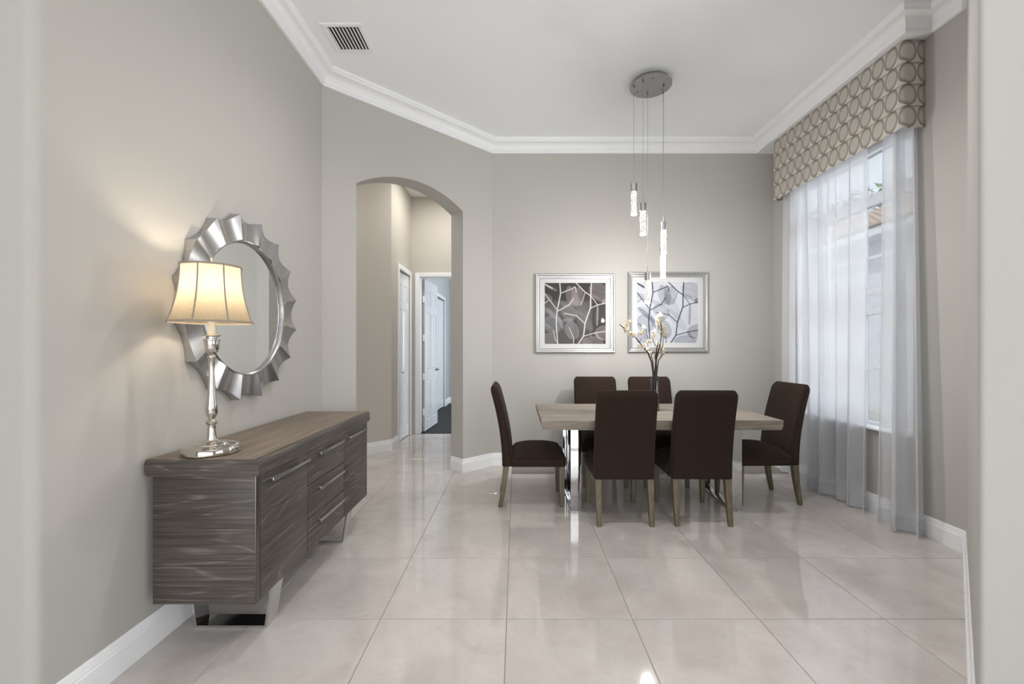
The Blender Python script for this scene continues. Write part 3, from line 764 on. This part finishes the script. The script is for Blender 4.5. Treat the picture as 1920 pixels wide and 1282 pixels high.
# ------------------------------------------------------------------ pictures on the back wall
def art(dark):
    n = 220; yy, xx = np.mgrid[0:n, 0:n]; px = xx/(n-1); py = yy/(n-1)
    D = np.zeros((n, n)); hue = np.zeros((n, n))
    def nx(x, y): return ((x-978)/530.0, (y-220)/522.0)
    def leaf(x, y, a, b, ang, k, edge=.5, tone=0.0, veins=0):
        cx, cy = nx(x, y); a /= 530.; b /= 530.; t = R(ang)
        u = ((px-cx)*math.cos(t) + (py-cy)*math.sin(t))/a; v = (-(px-cx)*math.sin(t) + (py-cy)*math.cos(t))/b
        r = np.sqrt(u*u + v*v); ins = np.clip((1-r)*14, 0, 1)
        d = ins*(k*(.72 + .28*np.clip(r, 0, 1)**3) + edge*k*np.exp(-((1-r)/.05)**2))
        for q in range(veins):
            d = d + ins*k*.7*np.exp(-((v - (q-(veins-1)/2)*.42*(1-u*u))/.035)**2)
        return d, ins*tone
    leaves = [(1215,625,85,60,70,.34,.5,.2,0),(1205,330,88,42,80,.30,.5,.3,2),(1270,335,86,44,100,.28,.6,.4,2),(1240,335,92,30,88,.26,.6,.3,1),
              (1190,470,80,62,35,.26,.4,-.3,0),(1050,575,85,72,60,.30,.4,-.4,0),(1450,290,92,66,20,.26,.5,.5,1),(1480,640,75,55,-25,.34,.6,.5,2),
              (1395,725,95,52,0,.34,.4,.5,0),(1020,700,62,56,0,.32,.3,-.3,0),(1180,538,48,15,0,.42,.3,0,0),(1495,380,22,26,30,.75,.2,.2,0),
              (1435,500,95,15,92,.24,.5,.3,1),(1065,505,100,19,42,.36,.4,0,2),(1120,560,60,16,70,.42,.3,0,1),(1012,345,42,26,35,.26,.5,0,2),(1010,590,30,9,38,.5,.3,0,0),
              (1290,430,130,42,62,.14,.5,-.2,2),(1040,470,70,34,25,.2,.3,0,1),(1420,350,70,16,25,.3,.4,.2,1),(1035,262,62,12,28,.4,.3,0,0),(1320,540,120,40,48,.13,.5,-.3,1),(1150,400,60,18,20,.2,.4,0,2)]
    for l in leaves:
        d, h = leaf(*l); D = D + d*(1-.35*D); hue += h
    stems = [([(1383,220),(1378,330),(1376,430),(1330,560),(1315,675),(1275,735)],4.6),([(1110,215),(1118,310),(1088,460),(1080,560),(1085,640),(1093,742)],4.6),
             ([(1118,310),(1180,285),(1245,258)],3.6),([(1243,215),(1330,300),(1380,332)],3.8),([(980,310),(1030,375),(1082,446)],3.4),([(1090,463),(1190,410),(1228,355)],3.6),
             ([(1150,480),(1255,500),(1330,568)],3.2),([(1378,436),(1435,410),(1505,392)],3.4),([(1380,332),(1438,412)],2.6),([(1315,675),(1420,645),(1510,633)],3.4),
             ([(1055,625),(1072,700),(1093,740)],2.8),([(1190,600),(1230,690),(1230,745)],2.6),([(1330,300),(1310,370),(1290,410)],2.2),([(978,395),(1015,370)],2.4),([(1420,645),(1450,690),(1500,705)],2.2),([(1245,258),(1252,300)],3),([(1438,412),(1432,580)],1.6),([(980,232),(1045,268)],5)]
    Smask = np.zeros((n, n))
    for pts, w in stems:
        w = w/530.
        for (x0, y0), (x1, y1) in zip(pts[:-1], pts[1:]):
            a = np.array(nx(x0, y0)); b = np.array(nx(x1, y1)); ab = b-a
            t = np.clip(((px-a[0])*ab[0] + (py-a[1])*ab[1])/(ab@ab), 0, 1)
            d = np.hypot(px-a[0]-t*ab[0], py-a[1]-t*ab[1])
            Smask = np.maximum(Smask, np.clip(1.5 - d/w*1.0, 0, 1))
    D = np.clip(D*1.75, 0, .92); hue = np.clip(hue, -1, 1)
    mottle = .5 + .5*np.sin(px*5.1+1)*np.cos(py*4.3)
    if dark:
        bg = np.stack([.042+.012*mottle, .038+.008*mottle, .034+.006*mottle], -1)
        ink = np.stack([.40+.05*hue, .37-.02*hue, .39+.0*hue], -1); st = np.array([.62, .60, .57]); D = D*.58
    else:
        bg = np.stack([.60-.03*mottle, .62-.03*mottle, .66-.02*mottle], -1)
        ink = np.stack([.09+.03*hue, .10+.01*hue, .15-.01*hue], -1); st = np.array([.022, .020, .032]); D = D*.80
    c = bg*(1-D[..., None]) + ink*D[..., None]
    c = c*(1-Smask[..., None]) + st*Smask[..., None]
    return np.clip(c, 0, 1), n
def picture(x0, x1, z0, z1, dark, label):
    cx, cz = (x0+x1)/2, (z0+z1)/2; w, h = x1-x0, z1-z0
    e = empty('framed_picture', (cx, YB-.001, cz)); tag(e, label, 'picture', 'pair of framed botanical prints')
    # moulding: mitred, four sides, profile = (inward, out of wall)
    prof = [(0,0),(0,.030),(.006,.036),(.016,.034),(.024,.027),(.040,.024),(.046,.027),(.050,.027),(.050,.012),(.050,0)]
    cs = [(-1,-1),(1,-1),(1,1),(-1,1)]
    for k in range(4):
        a, b = cs[k], cs[(k+1) % 4]
        lo = [[(c[0]*(w/2-i), -d, c[1]*(h/2-i)) for i, d in prof] for c in (a, b)]
        MB().loft(lo).build('frame_side', M['frame'], e, 25)
    pw = .342
    m = MB(); iw, ih = w/2-.045, h/2-.045
    m.add([(-iw,-.010,-ih),(iw,-.010,-ih),(iw,-.010,ih),(-iw,-.010,ih),(-pw,-.010,-pw),(pw,-.010,-pw),(pw,-.010,pw),(-pw,-.010,pw),
           (-pw+.003,-.0075,-pw+.003),(pw-.003,-.0075,-pw+.003),(pw-.003,-.0075,pw-.003),(-pw+.003,-.0075,pw-.003)],
          [(0,1,5,4),(1,2,6,5),(2,3,7,6),(3,0,4,7),(4,5,9,8),(5,6,10,9),(6,7,11,10),(7,4,8,11)])
    m.build('mat', M['mat'], e)
    col, n = art(dark)
    xs = np.linspace(-pw, pw, n); zs = np.linspace(pw, -pw, n)
    vs = [(x, -.0072, z) for z in zs for x in xs]
    fs = [(r*n+c, (r+1)*n+c, (r+1)*n+c+1, r*n+c+1) for r in range(n-1) for c in range(n-1)]
    me = bpy.data.meshes.new('print'); me.from_pydata(vs, [], fs); me.update()
    ca = me.color_attributes.new('ink', 'FLOAT_COLOR', 'POINT')
    ca.data.foreach_set('color', np.concatenate([col.reshape(-1, 3), np.ones((n*n, 1))], 1).astype(np.float32).ravel())
    me.materials.append(M['print']); o = bpy.data.objects.new('print', me); COL.objects.link(o); o.parent = e
    MB().box(-iw, iw, -.016, -.0145, -ih, ih).build('picture_glass', M['picture_glass'], e)
    MB().box(-iw-.003, iw+.003, -.005, 0, -ih-.003, ih+.003).build('backing', M['dark_back'], e)
picture(.214, 1.097, 1.257, 2.130, True, 'silver-framed print of pale x-ray leaves on a dark ground')
picture(1.240, 2.130, 1.262, 2.146, False, 'silver-framed print of dark stems and blue-grey leaves on a pale ground')

# ------------------------------------------------------------------ dining table
def dining_table():
    x0, x1, y0, y1 = .190, 2.028, 3.316, 4.305
    cx, cy = (x0+x1)/2, (y0+y1)/2
    e = empty('dining_table', (cx, cy, 0)); tag(e, 'grey-washed oak dining table with thick top on chrome sled legs', 'table')
    hw, hd = (x1-x0)/2, (y1-y0)/2; z0, z1 = .686, .760; k = .012      # slightly undercut slab ends
    MB().loft([[(-hw+k,-hd+.004,z0),(hw-k,-hd+.004,z0),(hw-k,hd-.004,z0),(-hw+k,hd-.004,z0)],
               [(-hw+.002,-hd,z0+.035),(hw-.002,-hd,z0+.035),(hw-.002,hd,z0+.035),(-hw+.002,hd,z0+.035)],
               [(-hw,-hd,z1-.003),(hw,-hd,z1-.003),(hw,hd,z1-.003),(-hw,hd,z1-.003)],
               [(-hw+.003,-hd+.003,z1),(hw-.003,-hd+.003,z1),(hw-.003,hd-.003,z1),(-hw+.003,hd-.003,z1)]]).build('tabletop', M['table_oak'], e)
    for lx0, lx1 in ((.437, .522), (1.728, 1.813)):
        a, b = lx0-cx, lx1-cx; ya, yb = 3.512-cy, 4.10-cy; t = .016
        m = MB()
        for (p, q, r_, s_) in ((ya, ya+t, 0, z0), (yb-t, yb, 0, z0), (ya+t, yb-t, 0, t), (ya+t, yb-t, z0-t, z0)): m.cbox(a, b, p, q, r_, s_, c=.0012)
        m.build('sled_leg', M['chrome'], e, 40)
dining_table()

# ------------------------------------------------------------------ dining chairs
def make_chair():
    e = empty('dining_chair')
    w = .445
    # local +y is the way the chair faces
    def lean(z):
        t = max(0, (z-.34)/.66); return -.115*t**1.35 + .012*math.sin(PI*t)
    lo = []
    zs = [.338,.342,.36,.42,.48,.54,.60,.66,.72,.78,.84,.90,.945,.970,.986,.996,1.0]
    for z in zs:
        t = (z-.34)/.66
        dth = .085 - .018*t
        ins = 0
        if z > .945: q = (z-.945)/.055; ins = .030*(1-math.sqrt(max(0, 1-q*q)))
        if z < .341: ins = .004
        inb = ins*1.1
        cy = -.222 + lean(z)
        ww = w*(1-.0*t) - 2*ins
        lo.append([(x, y, z + (.010*(1-(2*x/w)**2) if z > .9 else 0)*max(0, (z-.9)/.1)) for x, y in rrect(ww, max(.02, dth-2*inb), min(.022, max(.02, dth-2*inb)/2-.001), 4, 0, cy)])
    MB().loft(lo).build('backrest', M['linen'], e, 50)
    # apron and domed seat cushion
    MB().loft([[(x, y, z) for x, y in rrect(w-2*i, .455-2*i, .02, 4, 0, .032)] for z, i in ((.335,.004),(.339,0),(.397,0),(.401,.004))]).build('seat_apron', M['linen'], e, 50)
    MB().tube([(x, y, .402) for x, y in (lambda r: r+[r[0]])(rrect(w-.002, .453, .02, 4, 0, .032))], .0035, 6).build('piping', M['linen'], e, 60)
    n = 14; vs = []
    for j in range(n+1):
        for i in range(n+1):
            u, v = i/n*2-1, j/n*2-1
            hgt = .022 + .068*max(0, (1-abs(u)**2.6))**.55*max(0, (1-abs(v)**2.6))**.55
            if abs(u) == 1 or abs(v) == 1: hgt = 0
            vs.append((u*(w/2-.003), .032+v*.2245, .402+hgt))
    MB().grid(vs, n+1, n+1).build('seat', M['linen'], e, 80)
    for sx in (-1, 1):
        lo = []
        for z, cy, s in ((0,-.280,.030),(.012,-.279,.034),(.10,-.262,.039),(.20,-.247,.044),(.337,-.232,.050)):
            lo.append([(x, y, z) for x, y in rrect(s, s, .006, 2, sx*(w/2-.029), cy)])
        MB().loft(lo).build('leg', M['leg_wood'], e, 40)
        lo = []
        for z, s in ((0,.032),(.01,.034),(.15,.041),(.337,.048)):
            lo.append([(x, y, z) for x, y in rrect(s, s, .006, 2, sx*(w/2-.028), .228)])
        MB().loft(lo).build('leg', M['leg_wood'], e, 40)
    return e
CH = [(.803, 3.490, 0, 'dark brown chair with its back to us, the one by the vase'),
      (1.384, 3.495, -1.0, 'dark brown chair with its back to us, nearer the window'),
      (.148, 3.80, -90, 'dark brown chair seen in profile at the arch end of the table'),
      (2.082, 3.835, 92, 'dark brown chair at the window end of the table, seat facing us'),
      (.836, 4.335, 180, 'dark brown chair across the table below the dark leaf print'),
      (1.412, 4.335, 180, 'dark brown chair across the table behind the vase of branches')]
ch0 = make_chair()
for i, (x, y, a, lab) in enumerate(CH):
    c = ch0 if i == 0 else copy_tree(ch0)
    c.location = (x, y, 0); c.rotation_euler = (0, 0, R(a)); tag(c, lab, 'chair', 'upholstered chairs around the dining table')

# ------------------------------------------------------------------ vase and flowering branches
VXY = (1.215, 3.85)
def vase():
    e = empty('glass_vase', (VXY[0], VXY[1], .7602)); tag(e, 'slim clear glass vase standing on the dining table', 'vase')
    MB().lathe([(.002,0),(.046,0),(.047,.004),(.043,.02),(.037,.12),(.034,.22),(.037,.29),(.040,.30),(.037,.30),(.034,.29),(.031,.22),(.034,.12),(.040,.022),(.002,.02)], 36, cap=False).build('vase_body', M['vase'], e, 50)
vase()
K = .148*3.85/820.0
def bpt(cx, cy, dy): return Vector(((cx-575)*K, dy, (1160-cy)*K*1.0))     # local to the vase mouth region, metres
def blossom_mesh(mat, seed):
    rnd = random.Random(seed); m = MB()
    for k in range(5):
        a = 2*PI*k/5 + rnd.uniform(-.2, .2); d = Vector((math.cos(a), math.sin(a), .35)).normalized(); w = Vector((-math.sin(a), math.cos(a), 0)); u = d.cross(w)
        r = .016
        m.add([(0,0,0), tuple(d*r*.55+w*r*.42+u*.002), tuple(d*r*1.05+w*r*.22), tuple(d*r*1.12+u*-.002), tuple(d*r*1.05-w*r*.22), tuple(d*r*.55-w*r*.42+u*.002), tuple(d*r*.6+u*-.004)],
              [(0,1,6),(1,2,6),(2,3,6),(3,4,6),(4,5,6),(5,0,6)])
    m.lathe([(.001,-.004),(.004,-.001),(.0045,.004),(.001,.007)], 6)
    return m.mesh('blossom', mat, 60)
BL = [blossom_mesh(M['petal'], 1), blossom_mesh(M['petal'], 2), blossom_mesh(M['bud'], 3)]
def branch(label, lines, blooms, depth, seed):
    rnd = random.Random(seed)
    e = empty('flowering_branch', (VXY[0], VXY[1], .7602 + .034)); tag(e, label, 'branch', 'cream flowering branches in the vase')
    zoff = .29 + .036 - (1160-900)*K - .034      # height of (.., 900) just below the vase mouth
    for k, (pts, r) in enumerate(lines):
        P = []
        for q, (cx, cy) in enumerate(pts):
            t = q/(len(pts)-1); v = bpt(cx, cy, depth*t + rnd.uniform(-.004, .004)); v.z += zoff; P.append(v)
        if k == 0: P = [Vector((P[0].x*.25, P[0].y*.2, .0)), Vector((P[0].x*.5, P[0].y*.4, P[0].z*.5))] + P
        n = len(P); rr = [r*1.4*(1-.62*i/(n-1)) for i in range(n)]
        MB().tube(P, rr, 7).build('stem' if k == 0 else 'twig', M['bark'], e, 60)
    for cx, cy, kind in blooms:
        for _ in range(4):
            v = bpt(cx+rnd.uniform(-20, 20), cy+rnd.uniform(-20, 20), depth*.75+rnd.uniform(-.018, .018)); v.z += zoff
            o = link_mesh('blossom', BL[kind if rnd.random() < .75 else rnd.randint(0, 2)], e, v, (rnd.uniform(-1.6, 1.6), rnd.uniform(-1.6, 1.6), rnd.uniform(0, 6)))
            s = rnd.uniform(.65, 1.1); o.scale = (s, s, s)
branch('longest blossoming branch, arching sideways toward the dark leaf print', [([(560,900),(540,760),(490,640),(400,540),(330,450),(250,380),(180,330),(115,285)],.0065), ([(470,610),(430,560),(365,560)],.003), ([(385,505),(395,450)],.002), ([(225,350),(225,250)],.002)],
       [(180,330,0),(205,345,0),(225,285,2),(235,260,2),(240,395,2),(265,395,0),(290,410,0),(320,410,0),(215,320,0),(430,560,0),(465,605,0),(375,565,0),(310,430,2),(195,355,2)], -.05, 1)
branch('tallest blossoming branch, standing nearly upright in front of the pale print', [([(585,900),(605,720),(645,570),(668,450),(682,330),(668,220),(655,100)],.007), ([(640,640),(690,560),(700,470),(745,400)],.003), ([(676,390),(640,300),(612,180)],.0025), ([(680,330),(735,285)],.002)],
       [(660,160,0),(672,150,2),(640,235,0),(628,215,0),(645,310,0),(668,180,2),(710,330,2),(722,390,0),(702,300,0),(712,355,2),(735,395,0),(690,375,0),(625,190,0),(680,285,0),(705,435,0),(655,510,0),(640,265,2)], .04, 2)
branch('short cut branch stub beside the upright flowering branch', [([(598,900),(595,700),(608,580),(627,492)],.0075), ([(600,560),(560,500),(545,440),(575,370)],.0026), ([(585,720),(585,650)],.004)], [(545,440,2),(545,450,2),(575,370,0),(490,490,0),(525,510,0),(505,500,0)], .0, 3)
branch('thin blossoming branch leaning toward the window', [([(605,900),(630,740),(690,665),(760,628)],.0055), ([(650,700),(685,640),(682,570)],.002)], [(690,600,0),(670,640,0),(705,640,0),(680,575,0),(665,610,0)], .03, 4)
branch('slender twig with a few blossoms in the middle of the vase', [([(570,900),(565,740),(545,640),(515,560)],.004), ([(500,560),(450,390),(455,300)],.0013)], [(430,380,2),(440,375,2),(455,300,0),(530,640,0),(550,690,0)], .05, 5)

# ------------------------------------------------------------------ pendant light
def pendant():
    px, py = 1.160, 3.775
    e = empty('pendant_light', (px, py, H)); tag(e, 'five-drop pendant light with bubbled crystal rods on a round metal plate', 'light')
    cn = MB().lathe([(.158,0),(.160,-.003),(.160,-.020),(.156,-.023)], 64).build('ceiling_plate', M['canopy'], e, 35)
    cn.location = (.004, .012, 0)
    lo = MB().lathe([(.10,-.022),(.10,-.032)], 32).build('plate_spacer', M['dark_steel'], e, 35)
    pl = MB().lathe([(.174,-.032),(.176,-.034),(.176,-.045),(.174,-.047)], 64).build('canopy_plate', M['canopy'], e, 35)
    zb = -.047
    drops = [(-.148, -.010, 2.722), (-.090, -.085, 2.531), (.105, -.020, 2.389), (.135, .085, 2.198), (0.0, .088, 1.974)]
    for dx, dy, zc in drops:
        zc -= H
        w = MB().tube([(dx, dy, zb+.004), (dx, dy, zc+.05)], .0013, 6).build('wire', M['wire'], e, 60)
        MB().lathe([(.006,zb+.001),(.006,zb-.010),(.003,zb-.014)], 12, dx, dy).build('wire_grip', M['dark_steel'], w, 40)
        cp = MB().lathe([(.0045,zc+.055),(.0045,zc+.002),(.026,zc),(.0275,zc-.002),(.0275,zc-.066),(.025,zc-.068)], 32, dx, dy).build('cap', M['steel'], e, 35)
        pd = bpy.data.lights.new('rod_light', 'POINT'); pd.energy = {2.722: 5.0, 2.198: 9.0, 1.974: 14.0}.get(round(zc+H, 3), 1.0); pd.color = (1.0, .985, .965); pd.shadow_soft_size = .02
        po = bpy.data.objects.new('rod_light', pd); COL.objects.link(po); po.parent = e; po.location = (dx, dy, zc-.30)
        b = MB().lathe([(.0235,zc-.066),(.0245,zc-.070),(.0245,zc-.252),(.0225,zc-.256)], 28, dx, dy).build('crystal_rod', M['crystal'], e, 35)
        MB().lathe([(.024,zc-.2535),(.0255,zc-.256),(.0255,zc-.268),(.0235,zc-.271)], 28, dx, dy).build('rod_tip', M['crystal_end'], b, 35)
    for a in (20, 140, 260):
        MB().lathe([(.006, zb+.0005),(.006, zb-.0015),(.004,zb-.002)], 12, .12*math.cos(R(a)), .12*math.sin(R(a))).build('screw', M['black'], e, 40)
pendant()

# ------------------------------------------------------------------ ceiling vent
def vent():
    x0, x1, y0, y1 = -1.397, -1.098, 3.095, 3.405
    cx, cy = (x0+x1)/2, (y0+y1)/2
    e = empty('ceiling_vent', (cx, cy, H)); tag(e, 'white louvred air vent in the ceiling', 'vent')
    hw, hd, fr = (x1-x0)/2, (y1-y0)/2, .036
    pr = [(0,0),(0,-.004),(.008,-.008),(fr-.004,-.008),(fr,-.004),(fr,0)]
    lo = [[(c[0]*(hw-i), c[1]*(hd-i), z) for i, z in pr] for c in ((-1,-1),(1,-1),(1,1),(-1,1),(-1,-1))]
    MB().loft(lo, False).build('vent_frame', M['trim'], e, 25)
    MB().box(-hw+fr-.004, hw-fr+.004, -hd+fr-.004, hd-fr+.004, -.0012, -.0004).build('duct_shade', M['black'], e)  # black sheet standing in for the shade behind the louvres
    n = 9; ww = 2*(hw-fr)
    sl = None
    for k in range(n):
        x = -ww/2 + ww*(k+.5)/n
        pts = [[(x-.011+.016*t, y, -.002-.010*math.sin(t*PI/2)) for t in (0,.33,.66,1)] + [(x-.011+.016*t+.0025, y, -.002-.010*math.sin(t*PI/2)) for t in (1,.66,.33,0)] for y in (-hd+fr, hd-fr)]
        MB().loft(pts).build('louvre', M['trim'], e, 50)
    MB().tube([(-.02,-hd+fr+.002,-.012),(0,-hd+fr-.01,-.014),(.02,-hd+fr+.002,-.012)], .002, 6).build('damper_lever', M['dark_steel'], e, 50)
vent()

# ------------------------------------------------------------------ unseen fixtures added as fill light in the near part of the ceiling
def fill_spot(x, y, energy, label):
    e = empty('added_downlight', (x, y, H)); tag(e, label, 'light', 'added ceiling fill lights')
    MB().lathe([(.085,0),(.085,-.004),(.078,-.007),(.066,-.005),(.062,0)], 40, cap=False).build('trim_ring', M['trim'], e, 40)
    MB().lathe([(.064,-.0005),(.060,-.003),(.02,-.0045)], 40).build('lens', M['fill_spot_lens'], e, 40)
    d = bpy.data.lights.new('fill_spot', 'SPOT'); d.energy = energy; d.spot_size = R(150); d.spot_blend = 1.0; d.shadow_soft_size = .07; d.color = (1.0, .985, .965)
    o = bpy.data.objects.new('fill_spot', d); COL.objects.link(o); o.parent = e; o.location = (0, 0, -.09)
M['fill_spot_lens'] = emit('fill_spot_lens', (1.0, .96, .9), 6.0)
for k, (x, y) in enumerate(((-.30, 2.70), (1.45, 2.70), (-.45, .9), (1.05, .9))):
    fill_spot(x, y, (37, 37, 9, 9)[k], ('added fill light above the sideboard side of the floor', 'added fill light above the open floor by the window', 'added fill light over the entrance by the sideboard wall', 'added fill light over the entrance by the angled wall')[k])
